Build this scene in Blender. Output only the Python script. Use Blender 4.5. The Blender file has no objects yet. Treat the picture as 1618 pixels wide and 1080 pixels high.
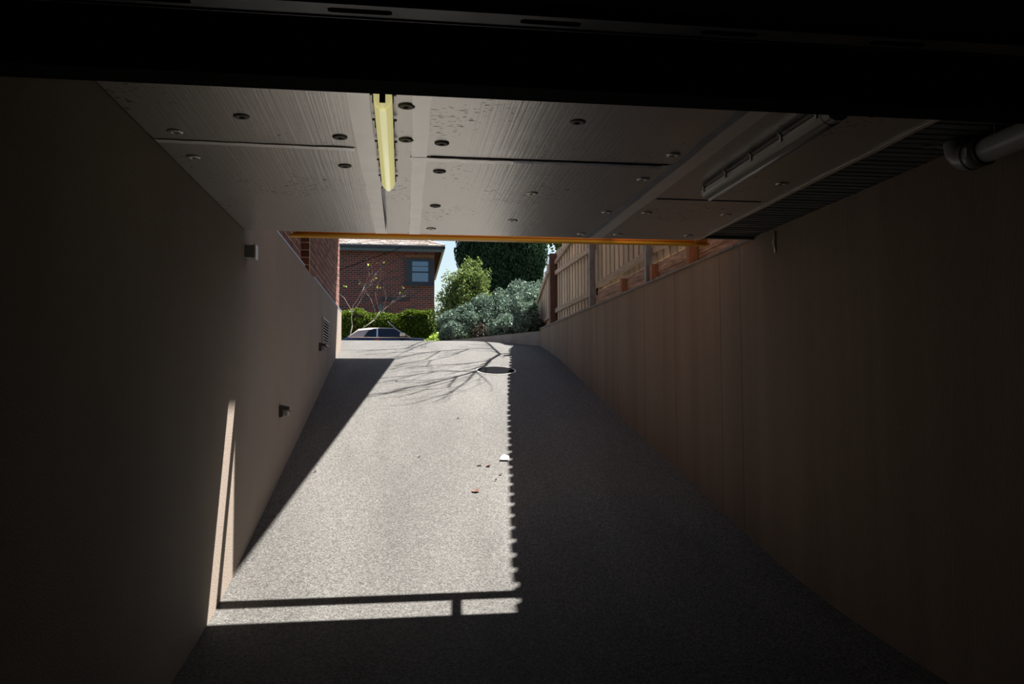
import bpy, bmesh, math, random
import numpy as np
from mathutils import Vector, Matrix
random.seed(7)
S = bpy.context.scene
C = S.collection
R = math.radians

# ------------------------------------------------------------------ camera
cam_d = bpy.data.cameras.new('camera'); cam = bpy.data.objects.new('camera', cam_d); C.objects.link(cam)
cam_d.sensor_width = 36.0; cam_d.lens = 28.0; cam_d.clip_start = 0.05; cam_d.clip_end = 500
FX = 1258.0
yv = Vector((636-809, 612-540, FX)).normalized()            # depth axis of the ramp, in camera axes (x right, y down, z forward)
d = Vector((1, -0.003, 0)); xv = (d - d.dot(yv)*yv).normalized(); zv = -(yv.cross(xv)).normalized()
if zv.y > 0: zv = -zv
right = Vector((xv.x, yv.x, zv.x)); down = Vector((xv.y, yv.y, zv.y)); fwd = Vector((xv.z, yv.z, zv.z))
m3 = Matrix((right, -down, -fwd)).transposed()
cam.matrix_world = m3.to_4x4()
S.camera = cam

# ------------------------------------------------------------------ sky, sun, exposure
w = bpy.data.worlds.new('sky'); S.world = w; w.use_nodes = True
nt = w.node_tree; nt.nodes.clear()
sky = nt.nodes.new('ShaderNodeTexSky'); sky.sky_type = 'NISHITA'
sky.sun_disc = False; sky.sun_elevation = R(58); sky.sun_rotation = R(53)
sky.air_density = 1.3; sky.dust_density = 1.6; sky.ozone_density = 1.0
bg = nt.nodes.new('ShaderNodeBackground'); bg.inputs[1].default_value = 0.165
out = nt.nodes.new('ShaderNodeOutputWorld')
nt.links.new(sky.outputs[0], bg.inputs[0]); nt.links.new(bg.outputs[0], out.inputs[0])
KX, KY = 0.50, 0.378                                         # sun direction per metre of height
sun_d = bpy.data.lights.new('sun', 'SUN'); sun = bpy.data.objects.new('sun', sun_d); C.objects.link(sun)
sun_d.energy = 22.0; sun_d.angle = R(0.53); sun_d.color = (1.0, 0.965, 0.91)
sun.rotation_euler = Vector((KX, KY, 1)).to_track_quat('Z', 'Y').to_euler(); sun.location = (5, 5, 12)
S.view_settings.view_transform = 'Standard'; S.view_settings.look = 'None'
S.view_settings.gamma = 1.0; S.view_settings.use_curve_mapping = False
S.view_settings.exposure = -0.06

# ------------------------------------------------------------------ materials
def mat(name, col, rough=0.7, metal=0.0, var=0.0, scale=8.0, bump=0.0, bscale=None, col2=None, rnd=0.0,
        stretch=(1, 1, 1), emit=None, spec=0.5, detail=4.0, alpha=None, trans=0.0):
    m = bpy.data.materials.new(name); m.use_nodes = True
    t = m.node_tree; n = t.nodes; L = t.links; b = n['Principled BSDF']
    b.inputs['Roughness'].default_value = rough; b.inputs['Metallic'].default_value = metal
    b.inputs['Specular IOR Level'].default_value = spec
    b.inputs['Base Color'].default_value = (*col, 1)
    tc = n.new('ShaderNodeTexCoord'); mp = n.new('ShaderNodeMapping'); mp.inputs['Scale'].default_value = stretch
    L.new(tc.outputs['Object'], mp.inputs[0])
    last = None
    if var > 0 or col2:
        nz = n.new('ShaderNodeTexNoise'); nz.inputs['Scale'].default_value = scale; nz.inputs['Detail'].default_value = detail
        L.new(mp.outputs[0], nz.inputs[0])
        mx = n.new('ShaderNodeMix'); mx.data_type = 'RGBA'
        c2 = col2 if col2 else tuple(c*(1-var) for c in col)
        mx.inputs[6].default_value = (*col, 1); mx.inputs[7].default_value = (*c2, 1)
        rp = n.new('ShaderNodeMapRange'); rp.inputs[1].default_value = 0.35; rp.inputs[2].default_value = 0.65
        L.new(nz.outputs[0], rp.inputs[0]); L.new(rp.outputs[0], mx.inputs[0]); last = mx.outputs[2]
    if rnd > 0:
        oi = n.new('ShaderNodeObjectInfo'); hs = n.new('ShaderNodeHueSaturation')
        mr = n.new('ShaderNodeMapRange'); mr.inputs[3].default_value = 1-rnd; mr.inputs[4].default_value = 1+rnd
        L.new(oi.outputs['Random'], mr.inputs[0]); L.new(mr.outputs[0], hs.inputs['Value'])
        if last: L.new(last, hs.inputs['Color'])
        else: hs.inputs['Color'].default_value = (*col, 1)
        last = hs.outputs[0]
    if last: L.new(last, b.inputs['Base Color'])
    if bump > 0:
        nb = n.new('ShaderNodeTexNoise'); nb.inputs['Scale'].default_value = bscale or scale*3; nb.inputs['Detail'].default_value = 5
        L.new(mp.outputs[0], nb.inputs[0])
        bp = n.new('ShaderNodeBump'); bp.inputs['Strength'].default_value = bump; bp.inputs['Distance'].default_value = 0.01
        L.new(nb.outputs[0], bp.inputs['Height']); L.new(bp.outputs[0], b.inputs['Normal'])
    if emit:
        b.inputs['Emission Color'].default_value = (*emit[0], 1); b.inputs['Emission Strength'].default_value = emit[1]
    if trans: b.inputs['Transmission Weight'].default_value = trans
    m['b'] = 1
    return m

M = {}
def aggregate():                      # exposed aggregate driveway: coloured pebbles in grey matrix, worn wheel tracks
    m = bpy.data.materials.new('exposed_aggregate'); m.use_nodes = True
    t = m.node_tree; n = t.nodes; L = t.links; b = n['Principled BSDF']; b.inputs['Roughness'].default_value = 0.75
    b.inputs['Specular IOR Level'].default_value = 0.15
    tc = n.new('ShaderNodeTexCoord')
    v = n.new('ShaderNodeTexVoronoi'); v.inputs['Scale'].default_value = 150; L.new(tc.outputs['Object'], v.inputs[0])
    sp = n.new('ShaderNodeSeparateColor'); L.new(v.outputs['Color'], sp.inputs[0])
    cr = n.new('ShaderNodeValToRGB'); e = cr.color_ramp.elements
    e[0].position = 0.0; e[0].color = (0.04, 0.038, 0.036, 1); e[1].position = 1.0; e[1].color = (0.185, 0.178, 0.168, 1)
    for p, c in ((0.25, (0.064, 0.060, 0.056)), (0.5, (0.094, 0.090, 0.084)), (0.78, (0.126, 0.121, 0.113))):
        q = e.new(p); q.color = (*c, 1)
    L.new(sp.outputs[0], cr.inputs[0])
    nz = n.new('ShaderNodeTexNoise'); nz.inputs['Scale'].default_value = 1.1; nz.inputs['Detail'].default_value = 3
    mp = n.new('ShaderNodeMapping'); mp.inputs['Scale'].default_value = (1.6, 0.35, 0.3)
    L.new(tc.outputs['Object'], mp.inputs[0]); L.new(mp.outputs[0], nz.inputs[0])
    mr = n.new('ShaderNodeMapRange'); mr.inputs[1].default_value = 0.3; mr.inputs[2].default_value = 0.7
    mr.inputs[3].default_value = 0.76; mr.inputs[4].default_value = 1.06; L.new(nz.outputs[0], mr.inputs[0])
    mul = n.new('ShaderNodeMix'); mul.data_type = 'RGBA'; mul.blend_type = 'MULTIPLY'; mul.inputs[0].default_value = 1
    L.new(cr.outputs[0], mul.inputs[6]); L.new(mr.outputs[0], mul.inputs[7]); L.new(mul.outputs[2], b.inputs['Base Color'])
    bp = n.new('ShaderNodeBump'); bp.inputs['Strength'].default_value = 0.5; bp.inputs['Distance'].default_value = 0.004; bp.invert = True
    L.new(v.outputs['Distance'], bp.inputs['Height']); L.new(bp.outputs[0], b.inputs['Normal'])
    return m
def brick_tex(name, c1, c2, mortar, swap='xz', sc=1.0):
    m = bpy.data.materials.new(name); m.use_nodes = True
    t = m.node_tree; n = t.nodes; L = t.links; b = n['Principled BSDF']; b.inputs['Roughness'].default_value = 0.85
    tc = n.new('ShaderNodeTexCoord'); sx = n.new('ShaderNodeSeparateXYZ'); cx = n.new('ShaderNodeCombineXYZ')
    L.new(tc.outputs['Object'], sx.inputs[0])
    a = n.new('ShaderNodeMath'); a.operation = 'ADD'; L.new(sx.outputs[0], a.inputs[0]); L.new(sx.outputs[1], a.inputs[1])
    L.new(a.outputs[0], cx.inputs[0]); L.new(sx.outputs[2], cx.inputs[1])
    k = n.new('ShaderNodeTexBrick'); k.inputs['Scale'].default_value = 1.0
    k.inputs['Brick Width'].default_value = 0.25*sc; k.inputs['Row Height'].default_value = 0.093*sc
    k.inputs['Mortar Size'].default_value = 0.011*sc; k.inputs['Mortar Smooth'].default_value = 0.1
    k.inputs['Bias'].default_value = -0.1
    k.inputs['Color1'].default_value = (*c1, 1); k.inputs['Color2'].default_value = (*c2, 1); k.inputs['Mortar'].default_value = (*mortar, 1)
    L.new(cx.outputs[0], k.inputs[0]); L.new(k.outputs[0], b.inputs['Base Color'])
    bp = n.new('ShaderNodeBump'); bp.inputs['Strength'].default_value = 0.6; bp.inputs['Distance'].default_value = 0.01; bp.invert = True
    L.new(k.outputs['Fac'], bp.inputs['Height']); L.new(bp.outputs[0], b.inputs['Normal'])
    return m
def foil_mat():                       # silver-white foil facing with fine pressed ribs along the ramp and fly specks
    m = bpy.data.materials.new('foil_faced_insulation'); m.use_nodes = True
    t = m.node_tree; n = t.nodes; L = t.links; b = n['Principled BSDF']
    b.inputs['Roughness'].default_value = 0.34; b.inputs['Metallic'].default_value = 0.88
    tc = n.new('ShaderNodeTexCoord')
    sp = n.new('ShaderNodeTexNoise'); sp.inputs['Scale'].default_value = 42; sp.inputs['Detail'].default_value = 2
    mp = n.new('ShaderNodeMapping'); mp.inputs['Scale'].default_value = (0.8, 2.2, 1); L.new(tc.outputs['Object'], mp.inputs[0]); L.new(mp.outputs[0], sp.inputs[0])
    big = n.new('ShaderNodeTexNoise'); big.inputs['Scale'].default_value = 1.6; L.new(tc.outputs['Object'], big.inputs[0])
    th = n.new('ShaderNodeMapRange'); th.inputs[1].default_value = 0.42; th.inputs[2].default_value = 0.62
    th.inputs[3].default_value = 0.80; th.inputs[4].default_value = 0.63; L.new(big.outputs[0], th.inputs[0])
    gt = n.new('ShaderNodeMath'); gt.operation = 'GREATER_THAN'; L.new(sp.outputs[0], gt.inputs[0]); L.new(th.outputs[0], gt.inputs[1])
    mx = n.new('ShaderNodeMix'); mx.data_type = 'RGBA'; mx.inputs[6].default_value = (0.68, 0.66, 0.635, 1); mx.inputs[7].default_value = (0.10, 0.08, 0.06, 1)
    L.new(gt.outputs[0], mx.inputs[0]); L.new(mx.outputs[2], b.inputs['Base Color'])
    mp2 = n.new('ShaderNodeMapping'); mp2.inputs['Scale'].default_value = (95, 0.8, 1); L.new(tc.outputs['Object'], mp2.inputs[0])
    rb = n.new('ShaderNodeTexNoise'); rb.inputs['Scale'].default_value = 1.0; rb.inputs['Detail'].default_value = 3; L.new(mp2.outputs[0], rb.inputs[0])
    mp3 = n.new('ShaderNodeMapping'); mp3.inputs['Scale'].default_value = (3, 40, 1); L.new(tc.outputs['Object'], mp3.inputs[0])
    rc = n.new('ShaderNodeTexNoise'); rc.inputs['Scale'].default_value = 1.0; L.new(mp3.outputs[0], rc.inputs[0])
    ad = n.new('ShaderNodeMath'); ad.operation = 'MULTIPLY_ADD'; ad.inputs[1].default_value = 0.35; L.new(rc.outputs[0], ad.inputs[0]); L.new(rb.outputs[0], ad.inputs[2])
    bp = n.new('ShaderNodeBump'); bp.inputs['Strength'].default_value = 0.24; bp.inputs['Distance'].default_value = 0.004
    L.new(ad.outputs[0], bp.inputs['Height']); L.new(bp.outputs[0], b.inputs['Normal'])
    return m
def leaf_mat(name, c1, c2, trans=0.35):
    m = bpy.data.materials.new(name); m.use_nodes = True
    t = m.node_tree; n = t.nodes; L = t.links; n.clear()
    o = n.new('ShaderNodeOutputMaterial'); df = n.new('ShaderNodeBsdfDiffuse'); tr = n.new('ShaderNodeBsdfTranslucent')
    gl = n.new('ShaderNodeBsdfGlossy'); gl.inputs['Roughness'].default_value = 0.45; gl.inputs['Color'].default_value = (0.6, 0.65, 0.6, 1)
    tc = n.new('ShaderNodeTexCoord'); nz = n.new('ShaderNodeTexNoise'); nz.inputs['Scale'].default_value = 9; L.new(tc.outputs['Object'], nz.inputs[0])
    mr = n.new('ShaderNodeMapRange'); mr.inputs[1].default_value = 0.38; mr.inputs[2].default_value = 0.62; L.new(nz.outputs[0], mr.inputs[0])
    mx = n.new('ShaderNodeMix'); mx.data_type = 'RGBA'; mx.inputs[6].default_value = (*c1, 1); mx.inputs[7].default_value = (*c2, 1)
    L.new(mr.outputs[0], mx.inputs[0]); L.new(mx.outputs[2], df.inputs[0]); L.new(mx.outputs[2], tr.inputs[0])
    a = n.new('ShaderNodeMixShader'); a.inputs[0].default_value = trans; L.new(df.outputs[0], a.inputs[1]); L.new(tr.outputs[0], a.inputs[2])
    c = n.new('ShaderNodeMixShader'); c.inputs[0].default_value = 0.025; L.new(a.outputs[0], c.inputs[1]); L.new(gl.outputs[0], c.inputs[2])
    L.new(c.outputs[0], o.inputs[0])
    return m
M['agg'] = aggregate()
M['foil'] = foil_mat()
M['tape'] = mat('foil_tape', (0.97, 0.955, 0.935), 0.42, 0.85, var=0.05, scale=6, bump=0.15, bscale=14)
M['tape_blue'] = mat('bare_foil_tape', (0.42, 0.45, 0.52), 0.45, 0.6, var=0.2, scale=9, bump=0.2, bscale=20)
M['render'] = mat('beige_render', (0.25, 0.205, 0.168), 0.9, var=0.10, scale=1.3, bump=0.55, bscale=130, spec=0.2)
M['render_r'] = mat('beige_render_streaked', (0.27, 0.213, 0.168), 0.9, col2=(0.225, 0.175, 0.137), scale=2.2, stretch=(1, 2.0, 0.12), bump=0.5, bscale=130, spec=0.2)
M['crackline'] = mat('stained_render_joint', (0.12, 0.09, 0.07), 0.9)
M['cement'] = mat('grey_cement', (0.24, 0.22, 0.20), 0.9, var=0.3, scale=12, bump=0.5, bscale=60)
M['slab'] = mat('slab_concrete', (0.25, 0.245, 0.235), 0.9, var=0.2, scale=4, bump=0.3)
M['deck'] = mat('dark_steel_deck', (0.17, 0.185, 0.18), 0.5, 0.4, var=0.25, scale=6)
M['black'] = mat('black_painted_steel', (0.004, 0.004, 0.004), 0.9, 0.0, spec=0.08, var=0.3, scale=10)
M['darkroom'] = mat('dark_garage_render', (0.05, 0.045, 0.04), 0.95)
M['galv'] = mat('galvanised_flange', (0.20, 0.205, 0.215), 0.45, 0.7, var=0.4, scale=5)
M['orange'] = mat('orange_enamel', (0.85, 0.30, 0.012), 0.42, 0.0, var=0.12, scale=7)
M['yellow'] = mat('yellow_orange_enamel', (0.9, 0.45, 0.02), 0.4, var=0.1, scale=7)
M['orange_dark'] = mat('dark_orange_enamel', (0.42, 0.12, 0.01), 0.6, var=0.2, scale=9)  # darker orange for the groove line between rail and bottom strip
M['lead'] = mat('lead_grey_flashing', (0.26, 0.30, 0.40), 0.45, 0.3, var=0.2, scale=10, bump=0.2)
M['brick'] = mat('red_brown_brick', (0.19, 0.066, 0.042), 0.88, var=0.3, scale=25, rnd=0.35, bump=0.5, bscale=80)
M['mortar'] = mat('sandy_mortar', (0.62, 0.52, 0.42), 0.95, var=0.2, scale=30)
M['brick_tex'] = brick_tex('brickwork_left', (0.22, 0.08, 0.05), (0.14, 0.055, 0.04), (0.38, 0.30, 0.23))
M['house_brick'] = brick_tex('brickwork_house', (0.17, 0.034, 0.03), (0.042, 0.024, 0.030), (0.21, 0.165, 0.15))
M['soldier'] = mat('soldier_course', (0.30, 0.14, 0.08), 0.9, var=0.5, scale=14)
M['palings'] = mat('weathered_paling', (0.66, 0.55, 0.42), 0.85, col2=(0.47, 0.38, 0.285), scale=5, stretch=(9, 9, 1), rnd=0.22, bump=0.3, bscale=20)
M['palings_gap_shade'] = mat('gap_shade_paling', (0.16, 0.11, 0.075), 0.95, var=0.3, scale=5, stretch=(9, 9, 1), rnd=0.2, spec=0.1)  # dark tone stands in for shade in the gaps between front boards
M['rail'] = mat('grey_weathered_rail', (0.48, 0.38, 0.29), 0.85, col2=(0.35, 0.27, 0.21), scale=5, stretch=(8, 1, 8), rnd=0.15, bump=0.3, bscale=15)
M['sleeper'] = mat('reddish_sleeper', (0.46, 0.30, 0.21), 0.85, col2=(0.23, 0.13, 0.09), scale=5, stretch=(8, 1, 8), rnd=0.2, bump=0.4, bscale=18)
M['brownpost'] = mat('dark_stained_post', (0.13, 0.06, 0.045), 0.7, var=0.35, scale=6, stretch=(5, 5, 1))
M['steelpost'] = mat('galvanised_post', (0.24, 0.25, 0.28), 0.5, 0.5, var=0.25, scale=9)
M['redpost'] = mat('red_treated_post', (0.36, 0.17, 0.085), 0.8, var=0.3, scale=7, stretch=(5, 5, 1))
M['asphalt'] = mat('street_asphalt', (0.11, 0.11, 0.11), 0.9, var=0.3, scale=30)
M['soil'] = mat('garden_soil', (0.09, 0.06, 0.04), 0.95, col2=(0.12, 0.13, 0.05), scale=5, bump=0.6)
M['navy'] = mat('navy_car_paint', (0.012, 0.02, 0.055), 0.22, 0.3, spec=0.6)
M['softtop'] = mat('taupe_canvas', (0.42, 0.33, 0.31), 0.9, var=0.15, scale=25)
M['glass'] = mat('dark_tinted_glass', (0.006, 0.010, 0.022), 0.10, 0.0, spec=0.35)
M['chrome'] = mat('chrome', (0.75, 0.75, 0.75), 0.15, 1.0)
M['rubber'] = mat('black_rubber', (0.015, 0.015, 0.015), 0.8)
M['lampred'] = mat('red_lens', (0.35, 0.02, 0.02), 0.25)
M['lens'] = mat('clear_lens', (0.6, 0.6, 0.62), 0.15)
M['pane'] = mat('reflective_window_glass', (0.10, 0.15, 0.22), 0.03, 0.75, spec=0.8)
M['navyframe'] = mat('dark_blue_timber_paint', (0.022, 0.030, 0.048), 0.5)
M['bluefascia'] = mat('slate_blue_paint', (0.085, 0.13, 0.165), 0.6)
M['soffit'] = mat('dark_brown_soffit', (0.03, 0.02, 0.015), 1.0, spec=0.0)
M['tile'] = mat('terracotta_roof_tile', (0.66, 0.58, 0.52), 0.85, spec=0.1, col2=(0.50, 0.40, 0.34), scale=9)
M['hedge'] = leaf_mat('hedge_leaves', (0.055, 0.10, 0.012), (0.13, 0.18, 0.012))
M['cypress'] = leaf_mat('cypress_sprays', (0.012, 0.034, 0.018), (0.026, 0.058, 0.022), 0.2)
M['silver'] = leaf_mat('silver_green_leaves', (0.19, 0.26, 0.20), (0.075, 0.115, 0.085), 0.25)
M['pale'] = leaf_mat('pale_green_leaves', (0.22, 0.28, 0.07), (0.06, 0.10, 0.035))
M['rusty'] = leaf_mat('rusty_twigs', (0.17, 0.13, 0.115), (0.10, 0.09, 0.075), 0.1)
M['lime'] = leaf_mat('lime_leaves', (0.40, 0.50, 0.08), (0.25, 0.38, 0.06))
M['bark'] = mat('grey_bark', (0.17, 0.14, 0.12), 0.9, var=0.3, scale=8)
M['barkpale'] = mat('pale_bare_twig', (0.52, 0.45, 0.38), 0.85, var=0.2, scale=8)
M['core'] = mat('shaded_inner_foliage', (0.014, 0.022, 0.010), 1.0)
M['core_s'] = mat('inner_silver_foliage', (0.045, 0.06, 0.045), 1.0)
M['pvc'] = mat('grey_pvc', (0.27, 0.27, 0.26), 0.35, var=0.08, scale=5)
M['gasket'] = mat('black_joint_ring', (0.01, 0.01, 0.01), 0.6)
M['greyplastic'] = mat('grey_plastic', (0.27, 0.27, 0.26), 0.5)
M['darkplastic'] = mat('dark_plastic', (0.045, 0.043, 0.042), 0.5)
M['washer'] = mat('grey_plastic_washer', (0.19, 0.18, 0.165), 0.6, var=0.2, scale=60)
M['washer_light'] = mat('pale_taped_washer', (0.66, 0.64, 0.62), 0.42, 0.7, var=0.1, scale=60)
M['diffuser_on'] = mat('yellowed_glowing_diffuser', (0.75, 0.70, 0.34), 0.35, emit=((0.95, 0.86, 0.36), 0.5))
M['tube_on'] = mat('glowing_tube', (0.9, 0.9, 0.7), 0.4, emit=((1.0, 0.95, 0.55), 0.65))
M['diffuser_off'] = mat('clear_smoky_diffuser', (0.33, 0.31, 0.29), 0.18, spec=0.8)
M['tube_off'] = mat('unlit_white_tube', (0.8, 0.8, 0.8), 0.25)
M['led'] = mat('green_indicator', (0.05, 0.6, 0.2), 0.4, emit=((0.1, 1.0, 0.35), 1.2))
M['clip'] = mat('pale_clip', (0.45, 0.44, 0.42), 0.4, 0.3)
M['grille'] = mat('dark_grille', (0.06, 0.06, 0.06), 0.6)
M['grille_frame'] = mat('grille_frame_paint', (0.34, 0.32, 0.30), 0.6)
M['iron'] = mat('cast_iron_cover', (0.006, 0.006, 0.007), 1.0, 0.0, spec=0.02, var=0.3, scale=30)
M['ironrim'] = mat('worn_steel_rim', (0.42, 0.40, 0.37), 0.5, 0.5)
M['paper'] = mat('white_paper', (0.8, 0.8, 0.8), 0.8)
M['deadleaf'] = mat('brown_dry_leaf', (0.08, 0.035, 0.02), 0.8, rnd=0.4)
M['cable'] = mat('black_cable', (0.003, 0.003, 0.003), 1.0, spec=0.0)
M['pot'] = mat('yellow_led', (0.8, 0.6, 0.1), 0.5)

# ------------------------------------------------------------------ mesh helpers
class MB:
    def __init__(s): s.v = []; s.f = []
    def add(s, vs, fs):
        k = len(s.v); s.v += [tuple(p) for p in vs]; s.f += [tuple(k+i for i in f) for f in fs]; return s
    def box(s, x0, x1, y0, y1, z0, z1):
        return s.add([(x0,y0,z0),(x1,y0,z0),(x1,y1,z0),(x0,y1,z0),(x0,y0,z1),(x1,y0,z1),(x1,y1,z1),(x0,y1,z1)],
                     [(0,3,2,1),(4,5,6,7),(0,1,5,4),(1,2,6,5),(2,3,7,6),(3,0,4,7)])
    def hexa(s, b, t):       # 4 bottom + 4 top points
        return s.add(list(b)+list(t), [(0,3,2,1),(4,5,6,7),(0,1,5,4),(1,2,6,5),(2,3,7,6),(3,0,4,7)])
    def prism(s, pts, a0, a1, axis='y'):
        n = len(pts)
        P = lambda p, a: {'y': (p[0], a, p[1]), 'x': (a, p[0], p[1]), 'z': (p[0], p[1], a)}[axis]
        vs = [P(p, a0) for p in pts]+[P(p, a1) for p in pts]
        fs = [tuple(range(n)), tuple(range(2*n-1, n-1, -1))]+[(i, i+n, (i+1) % n+n, (i+1) % n) for i in range(n)]
        return s.add(vs, fs)
    def tube(s, path, r, n=8, caps=True):
        path = [Vector(p) for p in path]; rs = r if isinstance(r, (list, tuple)) else [r]*len(path)
        rings = []; up = None
        for i, p in enumerate(path):
            t = (path[min(i+1, len(path)-1)]-path[max(i-1, 0)]).normalized()
            if up is None: up = Vector((0, 0, 1)) if abs(t.z) < 0.9 else Vector((1, 0, 0))
            a = t.cross(up).normalized(); b = a.cross(t).normalized(); up = b
            rings.append([p+rs[i]*(math.cos(2*math.pi*j/n)*a+math.sin(2*math.pi*j/n)*b) for j in range(n)])
        vs = [q for g in rings for q in g]; fs = []
        for i in range(len(path)-1):
            for j in range(n): fs.append((i*n+j, i*n+(j+1) % n, (i+1)*n+(j+1) % n, (i+1)*n+j))
        if caps: fs += [tuple(range(n-1, -1, -1)), tuple(range((len(path)-1)*n, len(path)*n))]
        return s.add(vs, fs)
    def disc(s, c, r, h, n=20, dz=(0, 0)):     # upright cylinder, top/bottom slope follows dz = (dz/dx, dz/dy)
        vs = []
        for k in (0, 1):
            for j in range(n):
                x = r*math.cos(2*math.pi*j/n); y = r*math.sin(2*math.pi*j/n)
                vs.append((c[0]+x, c[1]+y, c[2]+k*h+x*dz[0]+y*dz[1]))
        return s.add(vs, [tuple(range(n-1, -1, -1)), tuple(range(n, 2*n))]+[(j, (j+1) % n, n+(j+1) % n, n+j) for j in range(n)])

def link_mesh(me, name, parent=None):
    o = bpy.data.objects.new(name, me); C.objects.link(o)
    if parent is not None: o.parent = parent
    return o
def wloc(o):
    v = Vector((0, 0, 0))
    while o is not None: v += Vector(o.location); o = o.parent
    return v
def obj(name, mb, m, parent=None, smooth=False, bevel=0.0, label=None, kind=None, recalc=True):
    """mesh given in world coordinates -> one object (origin at its parent's, or at its own base)"""
    vs = np.array(mb.v, float)
    org = wloc(parent) if parent is not None else Vector(((vs[:,0].min()+vs[:,0].max())/2, (vs[:,1].min()+vs[:,1].max())/2, vs[:,2].min()))
    if parent is not None:                     # origin of a part: its own centre
        loc = Vector(((vs[:,0].min()+vs[:,0].max())/2, (vs[:,1].min()+vs[:,1].max())/2, (vs[:,2].min()+vs[:,2].max())/2)) - org
    else: loc = org.copy(); org = Vector((0, 0, 0))
    vs = vs - np.array(org+loc)
    me = bpy.data.meshes.new(name); me.from_pydata(vs.tolist(), [], mb.f)
    if recalc:
        bm = bmesh.new(); bm.from_mesh(me); bmesh.ops.recalc_face_normals(bm, faces=bm.faces); bm.to_mesh(me); bm.free()
    if smooth: me.polygons.foreach_set('use_smooth', [True]*len(me.polygons))
    me.materials.append(m if not isinstance(m, str) else M[m])
    o = link_mesh(me, name, parent); o.location = loc
    if bevel:
        b = o.modifiers.new('bevel', 'BEVEL'); b.width = bevel; b.segments = 2; b.limit_method = 'ANGLE'
    if label: o['label'] = label
    if kind: o['kind'] = kind
    return o
def tag(o, label, cat, group=None, kind=None):
    o['label'] = label; o['category'] = cat
    if group: o['group'] = group
    if kind: o['kind'] = kind
    return o
def thing(name, loc, label, cat, group=None):
    o = bpy.data.objects.new(name, None); C.objects.link(o); o.location = loc; o.empty_display_size = 0.1
    return tag(o, label, cat, group)
def struct(name, mb, m, parent=None, label=None, cat=None, **k):
    o = obj(name, mb, m, parent, **k); o['kind'] = 'structure'
    if label: o['label'] = label
    if cat: o['category'] = cat
    return o

# ------------------------------------------------------------------ key dimensions (metres, eye at the origin)
XL, XR = -1.03, 2.49
ZC, ZD = 1.03, 1.07
YS = 5.35                                     # outer edge of the slab over the ramp
PY = [-7, 2.5, 3.2, 3.83, 4.5, 5.17, 6.32, 8.74, 12.5, 13.7, 14.6, 15.4, 16.2, 17, 20]
PZ = [-1.42, -1.40, -1.375, -1.335, -1.275, -1.165, -.915, -.395, .44, .65, .79, .885, .953, .965, .95]
def zf(y):                                     # ramp height, eased
    return float(np.mean([np.interp(y+t, PY, PZ) for t in (-.3, -.15, 0, .15, .3)]))

# ------------------------------------------------------------------ setting
def sheet(x0, x1, ys, zfun, thick=0.25):
    mb = MB(); n = len(ys)
    for (a, b) in zip(ys[:-1], ys[1:]): pass
    vs = []
    for y in ys: vs += [(x0, y, zfun(y)), (x1, y, zfun(y)), (x0, y, zfun(y)-thick), (x1, y, zfun(y)-thick)]
    fs = []
    for i in range(n-1):
        a = 4*i; b = a+4
        fs += [(a, a+1, b+1, b), (a+2, b+2, b+3, a+3), (a, b, b+2, a+2), (a+1, a+3, b+3, b+1)]
    fs += [(0, 2, 3, 1), (4*n-4, 4*n-3, 4*n-1, 4*n-2)]
    return mb.add(vs, fs)
struct('floor', sheet(XL-0.02, XR+0.02, list(np.arange(2.0, 13.71, 0.13)), zf), 'agg', smooth=False,
       label='sloping exposed-aggregate driveway ramp between two rendered walls', cat='driveway')
struct('footpath', sheet(-14, 6, list(np.arange(13.7, 17.3, 0.12)), zf), 'agg', label='sunlit crossover at the head of the ramp', cat='driveway')
struct('street', MB().box(-30, 30, 17.2, 31.4, 0.6, 0.90), 'asphalt', label='street behind the crest of the driveway', cat='road')
struct('house_yard', MB().box(-30, 30, 31.4, 70, 0.6, 1.0), 'soil', label='garden ground around the brick house across the street', cat='ground')
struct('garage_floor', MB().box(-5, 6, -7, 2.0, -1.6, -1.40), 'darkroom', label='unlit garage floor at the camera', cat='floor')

wl = struct('wall_left', MB().box(XL-0.22, XL, 1.98, YS, -1.7, ZC+0.03).box(XL-0.22, XL, YS, 13.72, -1.7, 1.283), 'render',
            label='beige rendered wall on the left of the ramp', cat='wall')
wr = struct('wall_right', MB().box(XR, XR+0.24, 1.98, YS, -1.7, ZD).box(XR, XR+0.24, YS, 14.3, -1.7, 1.055), 'render_r',
            label='beige rendered retaining wall on the right of the ramp', cat='wall')
# uneven cement capping along the right wall
mb = MB(); y = YS+0.02
while y < 14.3:
    y2 = min(14.3, y+random.uniform(.25, .5)); j = random.uniform(0, .008)
    mb.box(XR-0.006-j, XR+0.20, y, y2, 1.055, 1.072+random.uniform(0, .012)); y = y2
obj('capping', mb, 'cement', wr, label='rough grey cement capping')
mb = MB()
for yy in (5.62, 6.0, 7.05, 8.0, 9.05, 10.05, 11.9): mb.box(XR-0.0012, XR+0.001, yy, yy+0.004, zf(yy)+.02, 1.05)
obj('shrinkage_crack', mb, 'crackline', wr, label='fine vertical crack in the render')
obj('mortar_dribble', MB().tube([(XR-.003, 5.03, 1.045), (XR-.006, 5.035, 1.0), (XR-.005, 5.045, .97), (XR-.006, 5.03, .93), (XR-.002, 5.04, .895)], [.014, .010, .014, .009, .005], 7), 'washer_light', wr, label='pale dribble of mortar', smooth=True)
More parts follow.
